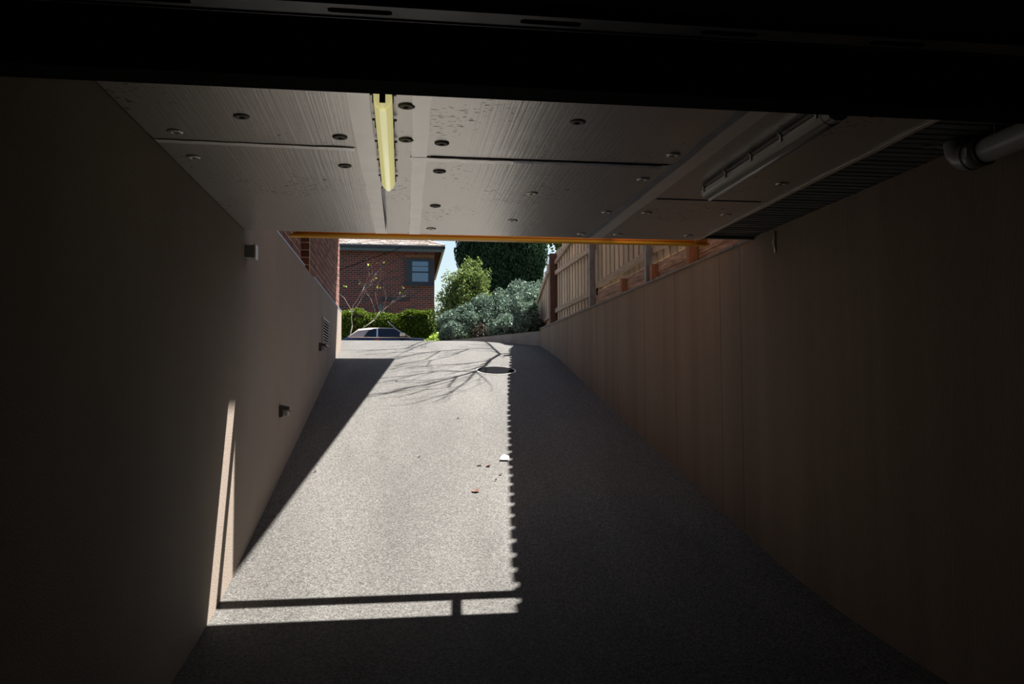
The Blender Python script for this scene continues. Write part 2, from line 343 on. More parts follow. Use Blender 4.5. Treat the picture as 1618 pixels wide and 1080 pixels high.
# garage enclosure behind the opening
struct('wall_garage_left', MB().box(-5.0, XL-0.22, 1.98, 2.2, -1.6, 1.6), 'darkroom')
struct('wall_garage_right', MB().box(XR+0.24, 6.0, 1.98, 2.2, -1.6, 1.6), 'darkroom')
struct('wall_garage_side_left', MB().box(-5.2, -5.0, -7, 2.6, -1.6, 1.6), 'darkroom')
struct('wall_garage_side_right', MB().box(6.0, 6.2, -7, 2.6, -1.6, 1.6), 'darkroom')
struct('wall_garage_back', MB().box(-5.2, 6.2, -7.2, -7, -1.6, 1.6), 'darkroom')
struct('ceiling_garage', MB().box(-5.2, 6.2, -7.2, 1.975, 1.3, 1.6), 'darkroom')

# slab over the ramp, insulation panels, tape, washers, steel deck
cl = struct('ceiling', MB().box(XL-0.22, XR+0.24, 1.98, YS-0.01, ZD+0.03, 1.45), 'slab', label='concrete slab over the ramp lined with foil insulation panels', cat='ceiling')
XJ = [XL+0.004, -0.13, 0.06, 1.26, 2.03]
def panel(x0, x1, y0, y1):
    nx = 6; ny = 10; g = 0.0015; mb = MB()
    vs = []; 
    for j in range(ny+1):
        for i in range(nx+1):
            x = x0+g+(x1-x0-2*g)*i/nx; y = y0+g+(y1-y0-2*g)*j/ny
            e = 0 if 0 < i < nx and 0 < j < ny else 0.0012
            vs.append((x, y, ZC+e+random.uniform(-.0007, .0007)))
    n1 = len(vs); vs += [(x, y, ZD+0.02) for (x, y, z) in vs]
    fs = []
    W = nx+1
    for j in range(ny):
        for i in range(nx): a = j*W+i; fs += [(a, a+1, a+W+1, a+W), (n1+a, n1+a+W, n1+a+W+1, n1+a+1)]
    for i in range(nx): fs += [(i, n1+i, n1+i+1, i+1), (ny*W+i, ny*W+i+1, n1+ny*W+i+1, n1+ny*W+i)]
    for j in range(ny): a = j*W; fs += [(a, a+W, n1+a+W, n1+a), (a+nx, n1+a+nx, n1+a+W+nx, a+W+nx)]
    mb.add(vs, fs); return obj('insulation_panel', mb, 'foil', cl, smooth=False)
for (x0, x1, yj) in ((XJ[0], XJ[1], 3.43), (XJ[1], XJ[2], 3.47), (XJ[2], XJ[3], 3.52), (XJ[3], XJ[4], 4.17)):
    panel(x0, x1, 1.99, yj); panel(x0, x1, yj+(0.0005 if yj < 3.5 else 0.006), YS)
def strip(x0, x1, y0, y1, m, lab, dx=0.0, dz=0.0):
    mb = MB(); n = 14; vs = []
    alongY = (y1-y0) > (x1-x0)
    for k in range(n+1):
        t = k/n; j = random.uniform(-.003, .003)
        if alongY: a = [(x0+j+dx*t, y0+(y1-y0)*t), (x1+j+dx*t, y0+(y1-y0)*t)]
        else: a = [(x0+(x1-x0)*t, y0+j+dx*t), (x0+(x1-x0)*t, y1+j+dx*t)]
        for (x, y) in a:
            z = ZC-0.0022-random.uniform(0, .0012)-dz
            vs += [(x, y, z), (x, y, z+0.0014)]
    fs = []
    for k in range(n):
        a = 4*k; b = a+4
        fs += [(a, a+2, b+2, b), (a+1, b+1, b+3, a+3), (a, b, b+1, a+1), (a+2, a+3, b+3, b+2)]
    fs += [(0, 1, 3, 2), (4*n, 4*n+2, 4*n+3, 4*n+1)]
    return obj('foil_tape', mb.add(vs, fs), m, cl, label=lab)
strip(-0.205, -0.125, 2.3, 5.34, 'tape', 'pale foil tape left of the glowing light', 0.02)
strip(0.030, 0.098, 2.3, 5.34, 'tape', 'pale foil tape right of the glowing light', 0.012)
strip(1.235, 1.275, 2.3, 5.34, 'tape_blue', 'dull blue-grey foil tape')
strip(1.278, 1.36, 2.3, 5.34, 'tape', 'foil tape beside the blue-grey strip')
strip(-1.02, -0.21, 3.41, 3.45, 'tape', 'cross tape on the left panel joint', 0.02, 0.001)
strip(0.03, 0.5, 3.535, 3.59, 'tape', 'cross tape on the middle panel joint', 0.005, 0.001)
strip(0.5, 1.2, 3.53, 3.565, 'tape_blue', 'dull cross tape on the middle joint', 0.005, 0.001)
strip(2.03, 2.06, 2.3, 5.34, 'tape', 'foil edge return along the steel deck', 0.0)
obj('joint_gap', MB().box(0.12, 1.22, 3.517, 3.523, ZC-.002, ZC+.0015), 'black', cl, label='open dark joint between panels')
obj('joint_gap', MB().box(1.38, 1.98, 4.165, 4.178, ZC-.002, ZC+.0015), 'black', cl, label='open dark joint beside the unlit light')
obj('loose_flap', MB().add([(-0.115,4.1,ZC-.004),(-0.095,4.1,ZC-.004),(-0.10,4.8,ZC-.016),(-0.115,5.3,ZC-.004)], [(0,1,2),(0,2,3)]), 'tape_blue', cl, label='peeling foil flap')
washers = [(-.61,3.08),(-.91,3.3),(-.93,3.66),(-.26,3.29),(-.27,3.72),(.01,2.89),(.01,3.29),(.16,3.32),(.17,3.76),(.18,4.49),(.18,5.15),
           (.67,2.98),(.68,4.13),(.67,4.83),(1.19,3.36),(1.18,3.78),(1.19,4.53),(1.43,4.52),(1.19,5.2),(1.44,5.19),(1.92,4.51),(1.91,3.78),(1.93,5.17)]
wm = None
for i, (x, y) in enumerate(washers):
    pale = i in (1, 2, 10, 12, 13) or i >= 14
    mb = MB(); zb = ZC-0.0048
    prof = [(.009, .001), (.012, -.002), (.026, -.001), (.031, .0015), (.031, .0045), (.009, .0045)]
    n = 20; vs = [(x+r*math.cos(2*math.pi*k/n), y+r*math.sin(2*math.pi*k/n), zb+z) for (r, z) in prof for k in range(n)]
    P = len(prof)
    fs = [(a*n+k, a*n+(k+1) % n, ((a+1) % P)*n+(k+1) % n, ((a+1) % P)*n+k) for a in range(P) for k in range(n)]
    wo = obj('fixing_washer', mb.add(vs, fs), 'washer_light' if pale else 'washer', cl, smooth=True)
    obj('screw', MB().disc((x, y, zb+.001), .008, .003, 10), 'washer_light' if pale else 'black', wo)
# steel deck pans on the right
dk = thing('steel_deck', (2.27, 3.8, ZD), 'dark ribbed steel decking strip between insulation and right wall', 'decking')
y = 2.0; k = 0
while y < YS-0.05:
    y2 = min(y+0.20, YS)
    mb = MB().box(2.035, XR-0.003, y, y2-0.012, ZD, ZD+0.012)
    mb.box(2.035, XR-0.003, y2-0.012, y2, ZD+0.014, ZD+0.026)
    mb.box(2.035, XR-0.003, y+0.06, y+0.067, ZD-0.004, ZD).box(2.035, XR-0.003, y+0.125, y+0.132, ZD-0.004, ZD)
    obj('deck_pan', mb, 'deck', dk); y = y2
obj('edge_channel', MB().box(2.04, XR-0.003, YS+.001, YS+0.03, ZD-0.02, ZD+0.13), 'deck', dk)
struct('beam_front', MB().box(XL-0.1, XR+0.24, YS+0.0305, YS+0.08, 1.14, 1.45), 'slab')

# rear floors of this building and added shadow-casting blocks (above the slab, out of the picture)
bd = thing('apartment_block', (-3, 9, 1.28), 'brown brick building rising above the left wall of the ramp', 'building')
XB = XL-0.03
obj('upper_shadow_block', MB().box(-6, 1.155, YS+0.2, 13.64, 4.25, 5.5), 'brick_tex', bd)  # unseen block, added to shade the upper part of the left wall
obj('rear_storey', MB().box(-6, 4.0, -7, YS-0.05, 1.45, 5.0), 'brick_tex', bd)
obj('lower_shadow_block', MB().hexa([(-1.06,6.81,3.2),(1.155,6.81,3.2),(1.26,13.64,3.2),(-1.06,13.64,3.2)], [(-1.06,6.81,4.25),(1.155,6.81,4.25),(1.155,13.64,4.25),(-1.06,13.64,4.25)]), 'render', bd)  # unseen overhang, shaped to cast the shadow wedge along the left of the ramp
obj('mortar_bed', MB().box(-1.9, XB-0.006, YS+0.01, 8.50, 1.30, 2.9).box(-1.9, XB-0.006, 9.337, 13.62, 1.30, 2.9).box(-2.1, -1.75, 8.4, 9.5, 1.28, 2.9), 'mortar', bd)
obj('brick_face', MB().box(-6, XB-0.005, YS+0.02, 13.64, 2.9, 4.25).box(-6, -1.9, YS+0.02, 13.64, 1.28, 2.9), 'brick_tex', bd)
def brick_mesh(lx, ly, lz):
    me = bpy.data.meshes.new('brick'); mb = MB(); e = 0.004
    bm = bmesh.new(); bmesh.ops.create_cube(bm, size=1.0, matrix=Matrix.Diagonal((lx, ly, lz, 1)))
    bmesh.ops.bevel(bm, geom=bm.edges[:], offset=e, segments=1, affect='EDGES'); bm.to_mesh(me); bm.free()
    me.materials.append(M['brick']); return me
bfull = brick_mesh(0.06, 0.228, 0.074); bhalf = brick_mesh(0.06, 0.112, 0.074); bface = brick_mesh(0.228, 0.06, 0.074)
bo = wloc(bd); nbr = 0
CH = 0.086
for (ya, yb) in ((YS+0.03, 8.50), (9.37, 13.62)):
    row = 0; z = 1.335
    while z < 2.85:
        yy = ya; first = True
        while yy < yb-0.05:
            L = 0.24 if not (first and row % 2) else 0.124
            if yy+L > yb+.02: L = 0.124
            yc = yy+L/2
            if yc > 6.2 and z-0.05 < 0.2*yc+0.06:
                o = link_mesh(bfull if L > .2 else bhalf, 'brick', bd)
                o.location = Vector((XB-0.03+random.uniform(-.002, .002), yc, z+0.037))-bo; nbr += 1
            yy += L; first = False
        z += CH; row += 1
z = 1.335; row = 0
while z < 2.0:                                  # return face of the recess, looking down the ramp
    for q in range(3):
        o = link_mesh(bface, 'brick', bd); o.location = Vector((XB-0.125-0.24*q, 9.36, z+0.037))-bo; nbr += 1
    z += CH; row += 1
for (ya, yb) in ((YS+0.01, 8.56), (9.42, 13.74)):
    obj('flashing', MB().prism([(XL-0.075, 1.334), (XL-0.065, 1.338), (XL+0.004, 1.300), (XL+0.004, 1.278), (XL+0.001, 1.278), (XL+.001, 1.285), (XL-0.075, 1.285)], ya, yb), 'lead', bd)

# garage lintel, slotted flange
gl = thing('door_lintel', (0.7, 1.93, 0.732), 'black steel garage door head beam across the top of the view', 'beam')
obj('beam_face', MB().box(-3.4, 5.0, 1.90, 1.975, 0.750, 1.30), 'black', gl)
obj('bottom_lip', MB().box(-3.4, 5.0, 1.89, 1.978, 0.732, 0.741).box(-3.4, 5.0, 1.895, 1.975, 0.744, 0.749), 'black', gl)
td = thing('overhead_door', (0.7, 0.6, 0.80), 'raised black garage door overhead with a slotted steel front edge', 'door')
obj('door_panel', MB().box(-3.4, 5.2, -1.2, 1.652, 0.815, 0.85), 'black', td)
# flange with slotted holes
def flange(x0, x1, y0, y1, z0, z1, slots):
    mb = MB(); ym = (y0+y1)/2; h = 0.011; xs = x0
    for (a, b) in slots:
        mb.box(xs, a, y0, y1, z0, z1); mb.box(a, b, y0, ym-h, z0, z1); mb.box(a, b, ym+h, y1, z0, z1)
        for sgn, xe in ((1, a), (-1, b)):        # rounded ends of the slot
            for k in range(4):
                t0, t1 = k/4, (k+1)/4
                xx0, xx1 = xe+sgn*h*t0, xe+sgn*h*t1
                c = h*math.sqrt(max(0, 1-(1-t1)**2))
                mb.box(min(xx0, xx1), max(xx0, xx1), ym-h, ym-c, z0, z1) if h-c > 1e-4 else None
                mb.box(min(xx0, xx1), max(xx0, xx1), ym+c, ym+h, z0, z1) if h-c > 1e-4 else None
        xs = b
    mb.box(xs, x1, y0, y1, z0, z1); return mb
slots = [(-1.40+0.413*k, -1.265+0.413*k) for k in range(11)]
obj('slotted_flange', flange(-3.4, 5.2, 1.655, 1.711, 0.80, 0.804, slots), 'galv', td, label='thin grey steel flange with long slotted holes')
obj('flange_lip', MB().box(-3.4, 5.2, 1.711, 1.714, 0.797, 0.806), 'galv', td)
obj('door_rail', MB().box(-3.4, 5.2, 1.714, 1.80, 0.83, 0.87), 'black', td)
# ------------------------------------------------------------------ orange bar
ob = thing('clearance_bar', (0.74, 5.65, 1.05), 'long orange steel height bar across the ramp exit', 'bar')
obj('rail', MB().box(-0.74, 2.20, 5.632, 5.682, 1.078, 1.175), 'orange', ob)
obj('lower_flange', MB().box(-0.78, 2.26, 5.62, 5.690, 1.052, 1.068), 'yellow', ob, label='yellow-orange bottom strip')
obj('web', MB().box(-0.76, 2.24, 5.635, 5.68, 1.068, 1.078), 'orange_dark', ob)
for x in (-0.71, 1.50, 2.19):
    obj('bracket', MB().box(x-0.02, x+0.02, YS+0.035 if x < 2 else YS+0.035, 5.632, 1.10, 1.15).box(x-0.02, x+.02, YS+0.03, YS+0.045, 1.085, 1.22), 'orange', ob)
obj('end_plate', MB().box(2.145, 2.235, 5.60, 5.632, 1.068, 1.26), 'orange', ob)

# ------------------------------------------------------------------ strip lights
def strip_light(x, y0, y1, on, label, clips_l=5, wdt=0.064):
    t = thing('strip_light', (x, (y0+y1)/2, 0.94), label, 'light', 'strip lights under the slab')
    h = wdt/2; zt = ZC-0.004
    obj('housing', MB().prism([(x-h*.9, zt), (x+h*.9, zt), (x+h*1.08, zt-0.022), (x-h*1.08, zt-0.022)], y0+.01, y1-.01), 'darkplastic', t)
    n = 12; zz = zt-0.024; path = []
    prof = [(x-h, zz)]+[(x-h*math.cos(math.pi*k/n)*(1 if k % 2 else .96), zz-0.048*math.sin(math.pi*k/n)**.7*(1 if k % 2 else .95)) for k in range(1, n)]+[(x+h, zz)]
    df = obj('diffuser', MB().prism(prof, y0+0.045, y1), 'diffuser_on' if on else 'diffuser_off', t)
    obj('end_cap', MB().prism([(x+(p[0]-x)*.98, zz+(p[1]-zz)*.95) for p in prof], y0, y0+0.045), 'greyplastic' if not on else 'diffuser_on', t)
    if on:
        obj('lamp_holder', MB().box(x-.010, x+.010, y0-.003, y0+0.03, zz-.040, zz-.01), 'black', t)
    obj('tube_core', MB().tube([(x, y0+.05, zz-.041), (x, y1-.004, zz-.041)], 0.0125, 10), 'tube_on' if on else 'tube_off', t, smooth=True)
    for k in range(5):
        yy = y0+0.07+(y1-y0-0.11)*k/4
        for s in (-1, 1):
            obj('clip', MB().box(x+s*(h+.001), x+s*(h+.005), yy-.006, yy+.006, zt-0.04, zt-0.006).box(x+s*(h+.001), x+s*(h+.014), yy-.006, yy+.006, zt-.012, zt-.006), 'clip' if not on else 'darkplastic', t)
    return t
strip_light(-0.072, 2.68, 3.86, True, 'glowing yellowed strip light under the foil ceiling left of centre')
s2 = strip_light(1.555, 2.64, 3.86, False, 'unlit strip light with clear cover near the right wall', wdt=0.09)
obj('indicator', MB().disc((1.615, 3.84, 0.995), .005, .004, 8), 'led', s2, label='tiny green indicator')

# ------------------------------------------------------------------ PVC pipe
pp = thing('drain_pipe', (2.37, 3.0, 0.93), 'grey plastic drain pipe with elbow along the top of the right wall', 'pipe')
px, pz, pr = 2.40, 0.978, 0.053
obj('pipe', MB().tube([(px, 2.0, pz), (px, 2.98, pz)], pr, 24), 'pvc', pp, smooth=True)
el = [(px, 2.98, pz), (px, 3.04, pz)]+[(px, 3.05+0.08*math.sin(a), pz+0.075*(1-math.cos(a))) for a in [R(q) for q in range(15, 91, 15)]]+[(px, 3.13, ZD-.006)]
obj('elbow', MB().tube(el, [pr+.006]*2+[pr+.004]*(len(el)-2), 24), 'pvc', pp, smooth=True)
for yy in (2.97, 3.045): obj('joint_ring', MB().tube([(px, yy-.005, pz), (px, yy+.005, pz)], pr+.008, 24), 'gasket', pp)
obj('hanger_rod', MB().tube([(px-.01, 2.9, pz+pr-.004), (px-.01, 2.9, ZD-.005)], 0.004, 6), 'clip', pp)
obj('sealant', MB().tube([(px-.12, 3.20, ZD-.012), (px-.07, 3.17, ZD-.013), (px-.03, 3.195, ZD-.012), (px+.04, 3.19, ZD-.012)], 0.006, 6), 'washer_light', pp)
obj('hose_clamp', MB().box(px-.06, px-.05, 3.0, 3.02, pz-.02, pz+.02), 'clip', pp)

# ------------------------------------------------------------------ things on the left wall
t = thing('wall_box', (XL, 5.42, 0.84), 'grey plastic box high on left wall under the slab edge', 'box')
obj('body', MB().box(XL, XL+0.055, 5.375, 5.46, 0.855, 0.94), 'greyplastic', t, bevel=0.004)
obj('lid', MB().box(XL+0.055, XL+0.07, 5.37, 5.465, 0.85, 0.945), 'washer_light', t, bevel=0.003, label='front lid, made paler for the light falling on it')  # pale material paints in the outside light on this face
def bunker(y, z, lab):
    t = thing('wall_light', (XL, y, z), lab, 'light', 'small black wall lights on the left wall')
    obj('housing', MB().box(XL, XL+0.03, y-.045, y+.045, z, z+0.10), 'darkplastic', t, bevel=.004)
    obj('hood', MB().prism([(XL+.03, z+.098), (XL+.085, z+.085), (XL+.085, z+.06), (XL+.03, z+.06)], y-.04, y+.04), 'darkplastic', t)
    obj('lens', MB().box(XL+.03, XL+.07, y-.034, y+.034, z+.012, z+.06), 'greyplastic', t, bevel=.003)
    obj('screw', MB().tube([(XL+.07, y, z+.05), (XL+.095, y, z+.05)], .006, 8), 'sleeper', t)
bunker(6.98, -0.245, 'small black wall light low on left wall, the nearer one')
bunker(10.15, 0.46, 'small black wall light beside the louvred vent, the farther one')
t = thing('wall_vent', (XL, 10.85, 0.56), 'louvred metal air vent near far end of left wall', 'vent')
obj('frame', MB().box(XL, XL+.02, 10.42, 11.27, .89, .915).box(XL, XL+.02, 10.42, 11.27, .56, .585).box(XL, XL+.02, 10.42, 10.45, .585, .89).box(XL, XL+.02, 11.24, 11.27, .585, .89), 'grille_frame', t)
obj('backing', MB().box(XL, XL+.004, 10.45, 11.24, .585, .89), 'black', t)
for k in range(8):
    z = .597+k*.037
    obj('slat', MB().prism([(XL+.003, z+.022), (XL+.007, z+.024), (XL+.022, z+.004), (XL+.018, z)], 10.45, 11.24), 'grille_frame', t)

# ------------------------------------------------------------------ fence on the right wall
fn = thing('paling_fence', (2.62, 9.5, 1.08), 'weathered timber paling fence with grey posts on top of right wall', 'fence')
fo = wloc(fn)
def Htop(y): return float(np.interp(y, [5, 6.6, 10.5, 12.0, 13.3, 13.9, 14.4, 15.2, 16.2], [2.80, 2.75, 2.60, 2.52, 2.38, 2.36, 2.30, 1.97, 1.67]))
unit = bpy.data.meshes.new('paling')
bm = bmesh.new(); bmesh.ops.create_cube(bm, size=1.0); bmesh.ops.translate(bm, verts=bm.verts, vec=(0, 0, .5)); bm.to_mesh(unit); bm.free()
unit_back = unit.copy(); unit.materials.append(M['palings']); unit_back.materials.append(M['palings_gap_shade'])
y = 5.45; k = 0
while y < 15.5:
    bot = 1.10 if y > 10.65 else (1.315 if y > 6.8 else 1.29)
    if y > 13.8: bot = 1.0
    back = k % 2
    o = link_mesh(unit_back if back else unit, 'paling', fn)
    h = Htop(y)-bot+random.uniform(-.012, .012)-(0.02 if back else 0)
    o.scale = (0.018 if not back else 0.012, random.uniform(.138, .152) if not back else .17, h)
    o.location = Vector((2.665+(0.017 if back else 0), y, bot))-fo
    y += 0.105; k += 1
def rail(name, y0, z0, y1, z1, hh, x0=2.615, x1=2.655, m='rail', lab=None):
    return obj(name, MB().hexa([(x0,y0,z0-hh/2),(x1,y0,z0-hh/2),(x1,y1,z1-hh/2),(x0,y1,z1-hh/2)], [(x0,y0,z0+hh/2),(x1,y0,z0+hh/2),(x1,y1,z1+hh/2),(x0,y1,z1+hh/2)]), m, fn, label=lab)
rail('rail', 5.45, 1.455, 8.08, 1.455, .075); rail('rail', 8.16, 1.445, 10.62, 1.385, .075)
rail('rail', 10.72, 1.315, 13.55, 1.325, .07); rail('rail', 10.72, 1.945, 13.55, 1.985, .07)
rail('rail', 10.72, 2.46, 13.55, 2.17, .06, lab='sloping top rail')
rail('rail', 5.45, 2.45, 8.08, 2.42, .07); rail('rail', 8.16, 2.42, 10.62, 2.38, .07)
rail('rail', 13.7, 2.12, 14.3, 2.10, .06); rail('rail', 14.3, 2.10, 15.5, 1.66, .06); rail('rail', 13.7, 1.3, 15.5, 1.2, .06)
def cpost(y, z1, wy=.055):
    x0 = 2.545
    mb = MB().box(x0, x0+.008, y-wy/2, y+wy/2, 1.075, z1).box(x0+.008, x0+.065, y+wy/2-.006, y+wy/2, 1.075, z1).box(x0+.008, x0+.065, y-wy/2, y-wy/2+.006, 1.075, z1)
    return obj('post', mb, 'steelpost', fn, label='galvanised steel channel post')
cpost(10.67, 2.35); cpost(8.12, 2.4)
obj('post_bolt', MB().tube([(2.53, 10.66, 1.62), (2.56, 10.66, 1.62)], .012, 8), 'clip', fn); obj('post_bolt', MB().tube([(2.53, 8.12, 1.52), (2.56, 8.12, 1.52)], .012, 8), 'clip', fn)
obj('post', MB().box(2.54, 2.655, 13.56, 13.68, 1.0, 2.33), 'brownpost', fn, label='dark brown stained post')
obj('post', MB().box(2.52, 2.60, 6.74, 6.82, 1.072, 2.4), 'redpost', fn, label='reddish treated timber post')
for yy, zt in ((9.08, 1.275), (7.93, 1.265)): obj('stub_post', MB().box(2.545, 2.605, yy-.04, yy+.04, 1.075, zt), 'redpost', fn, label='short treated stub post')
obj('gate_bolt', MB().box(2.60, 2.615, 10.45, 10.50, 1.24, 1.34), 'black', fn)
sl = thing('retaining_boards', (2.58, 8.0, 1.08), 'two stacked reddish timber boards at the foot of the fence', 'boards')
for (a, b) in ((5.42, 6.778), (6.782, 7.928), (7.932, 9.078), (9.082, 10.62)):
    for (z0, z1) in ((1.073, 1.176), (1.180, 1.288)):
        j = random.uniform(-.003, .001); q = random.uniform(-.003, .001)
        obj('sleeper', MB().hexa([(2.608,a,z0),(2.645,a,z0),(2.645,b,z0),(2.608,b,z0)], [(2.608,a,z1+j),(2.645,a,z1+j),(2.645,b,z1+q),(2.608,b,z1+q)]), 'sleeper', sl)
struct('neighbour_ground', MB().box(2.735, 14, 2.7, 14.0, 0.5, 1.02), 'soil')

# low garden wall at the head of the ramp
a = Vector((XR, 14.31)); b = Vector((0.95, 16.55)); nrm = Vector((b.y-a.y, -(b.x-a.x))).normalized()*0.15
lw = struct('wall_garden', MB().hexa([(a.x,a.y,0.4),(a.x+nrm.x,a.y+nrm.y,0.4),(b.x+nrm.x,b.y+nrm.y,0.4),(b.x,b.y,0.4)],
     [(a.x,a.y,1.025),(a.x+nrm.x,a.y+nrm.y,1.025),(b.x+nrm.x,b.y+nrm.y,0.975),(b.x,b.y,0.975)]), 'slab', label='low grey concrete garden wall at the head of the ramp', cat='wall')
struct('garden_bed', MB().prism([(a.x+nrm.x, a.y+nrm.y), (9, 14.31), (9, 25), (1.2, 25), (b.x+nrm.x, b.y+nrm.y)], 0.5, 0.985, 'z'), 'soil', label='soil bed under the shrubs', cat='ground')

# ------------------------------------------------------------------ floor items
yc = 11.62; mc = thing('manhole_cover', (1.36, yc, zf(yc)), 'round dark iron manhole cover in the sunny part of the ramp', 'manhole cover')
sl_ = (zf(yc+.3)-zf(yc-.3))/.6
obj('rim', MB().disc((1.36, yc, zf(yc)-.01), .295, .016, 40, (0, sl_)), 'ironrim', mc, label='pale worn steel rim')
obj('cover', MB().disc((1.36, yc, zf(yc)), .272, .009, 40, (0, sl_)), 'iron', mc)
pl = MB(); y0 = 7.41; z0 = zf(y0)
pl.add([(.90,y0-.02,z0+.012),(.985,y0-.035,z0+.01),(.99,y0+.03,z0+.04),(.95,y0+.09,z0+.05),(.915,y0+.03,z0+.035),(.90,y0-.02,z0+.004),(.985,y0-.035,z0+.003)],
       [(0,1,2,4),(2,3,4),(0,5,6,1)])
tag(obj('paper_scrap', pl, 'paper'), 'crumpled white paper scrap on the sunlit ramp', 'paper')
leaves = [(.60,6.59,.032,'largest brown dry leaf on the ramp, nearest the camera'),(.70,7.27,.02,'brown leaf just left of the white paper scrap'),(.775,7.24,.02,'curled leaf touching the left of the paper scrap'),
          (.86,7.0,.014,'small reddish leaf below the paper scrap'),(.80,6.85,.009,'leaf crumb between paper scrap and the largest leaf'),(.16,7.55,.011,'tiny orange leaf in the middle of the ramp'),
          (.62,8.95,.014,'small leaf beyond the paper scrap towards the street'),(-.08,10.9,.018,'small leaf near the branch shadows'),(-.75,7.15,.010,'tiny leaf near the left shadow edge')]
for (x, y, r, lab) in leaves:
    z = zf(y)+.006; mb = MB(); n = 8
    vs = [(x, y, z)]+[(x+r*1.2*math.cos(2*math.pi*k/n)*(1 if k % 2 else .75), y+r*math.sin(2*math.pi*k/n), z+sl_*.9*r*math.sin(2*math.pi*k/n)+random.uniform(.002, .014)) for k in range(n)]
    k0 = len(vs); vs += [(p[0], p[1], p[2]-.002) for p in vs]
    fs = [(0, 1+k, 1+(k+1) % n) for k in range(n)]+[(k0, k0+1+(k+1) % n, k0+1+k) for k in range(n)]+[(1+k, k0+1+k, k0+1+(k+1) % n, 1+(k+1) % n) for k in range(n)]
    tag(obj('dry_leaf', mb.add(vs, fs), 'deadleaf'), lab, 'leaf', 'dry leaves scattered on the ramp')

# ------------------------------------------------------------------ foliage
def leaf_cloud(P, size, rng, elong=1.6, up=0.0):
    n = len(P)
    a = rng.normal(size=(n, 3)); a[:, 2] += up*2.5; a /= np.linalg.norm(a, axis=1)[:, None]
    b = rng.normal(size=(n, 3)); b -= (b*a).sum(1)[:, None]*a; b /= np.linalg.norm(b, axis=1)[:, None]
    s = size*rng.uniform(.6, 1.3, size=(n, 1))
    c = np.cross(a, b)
    v = np.stack([P-a*s*elong/2, P+b*s*.5+c*s*.12, P+a*s*elong/2, P-b*s*.5+c*s*.12], 1).reshape(-1, 3)
    return v, np.arange(4*n).reshape(n, 4)
def cloud_obj(name, P, size, m, parent, rng, elong=1.6, up=0.0):
    v, f = leaf_cloud(P, size, rng, elong, up)
    org = wloc(parent); v = v-np.array(org)
    me = bpy.data.meshes.new(name); me.vertices.add(len(v)); me.vertices.foreach_set('co', v.ravel())
    me.loops.add(f.size); me.loops.foreach_set('vertex_index', f.ravel().astype(np.int32))
    me.polygons.add(len(f)); me.polygons.foreach_set('loop_start', np.arange(0, f.size, 4, dtype=np.int32))
    me.update(calc_edges=True); me.materials.append(M[m]); o = link_mesh(me, name, parent); o['kind'] = 'stuff'
    return o
def ellipsoid(mb, c, r, n=14, j=0.08, rnd=random):
    vs = [(c[0], c[1], c[2]-r[2])]
    for a in range(1, n//2):
        ph = -math.pi/2+math.pi*a/(n//2)
        for b in range(n):
            k = 1+rnd.uniform(-j, j)
            vs.append((c[0]+k*r[0]*math.cos(ph)*math.cos(2*math.pi*b/n), c[1]+k*r[1]*math.cos(ph)*math.sin(2*math.pi*b/n), c[2]+k*r[2]*math.sin(ph)))
    vs.append((c[0], c[1], c[2]+r[2])); fs = []; A = n//2-1
    for b in range(n): fs += [(0, 1+(b+1) % n, 1+b), (len(vs)-1, 1+(A-1)*n+b, 1+(A-1)*n+(b+1) % n)]
    for a in range(A-1):
        for b in range(n): fs.append((1+a*n+b, 1+a*n+(b+1) % n, 1+(a+1)*n+(b+1) % n, 1+(a+1)*n+b))
    return mb.add(vs, fs)
def bush(name, loc, label, cat, blobs, n, size, m, core='core', elong=1.6, up=0.0, seed=1, trunk=None, group=None, spread=(.78, 1.12), lumps=0.18):
    rng = np.random.default_rng(seed); t = thing(name, loc, label, cat, group)
    vol = np.array([b[1][0]*b[1][2]+b[1][1]*b[1][2] for b in blobs]); pick = rng.choice(len(blobs), n, p=vol/vol.sum())
    c = np.array([b[0] for b in blobs])[pick]; r = np.array([b[1] for b in blobs])[pick]
    d = rng.normal(size=(n, 3)); d /= np.linalg.norm(d, axis=1)[:, None]
    ph = rng.uniform(0, 6.28, 6)
    lump = 1+lumps*(np.sin(d[:, 0]*7+ph[0]+pick)+np.sin(d[:, 2]*8+ph[1]+pick*2)+np.sin(d[:, 1]*7+ph[2]))/2
    P = c+d*r*(rng.uniform(spread[0], spread[1], size=(n, 1))*lump[:, None])
    P[:, 2] = np.maximum(P[:, 2], loc[2]+.02)
    cloud_obj('foliage', P, size, m, t, rng, elong, up)
    mb = MB(); rr = random.Random(seed)
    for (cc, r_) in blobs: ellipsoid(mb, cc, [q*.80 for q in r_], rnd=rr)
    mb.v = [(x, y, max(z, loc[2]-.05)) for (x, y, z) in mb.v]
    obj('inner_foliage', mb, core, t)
    if trunk: obj('trunk', MB().tube(trunk[0], trunk[1], 8), 'bark', t, smooth=True)
    return t
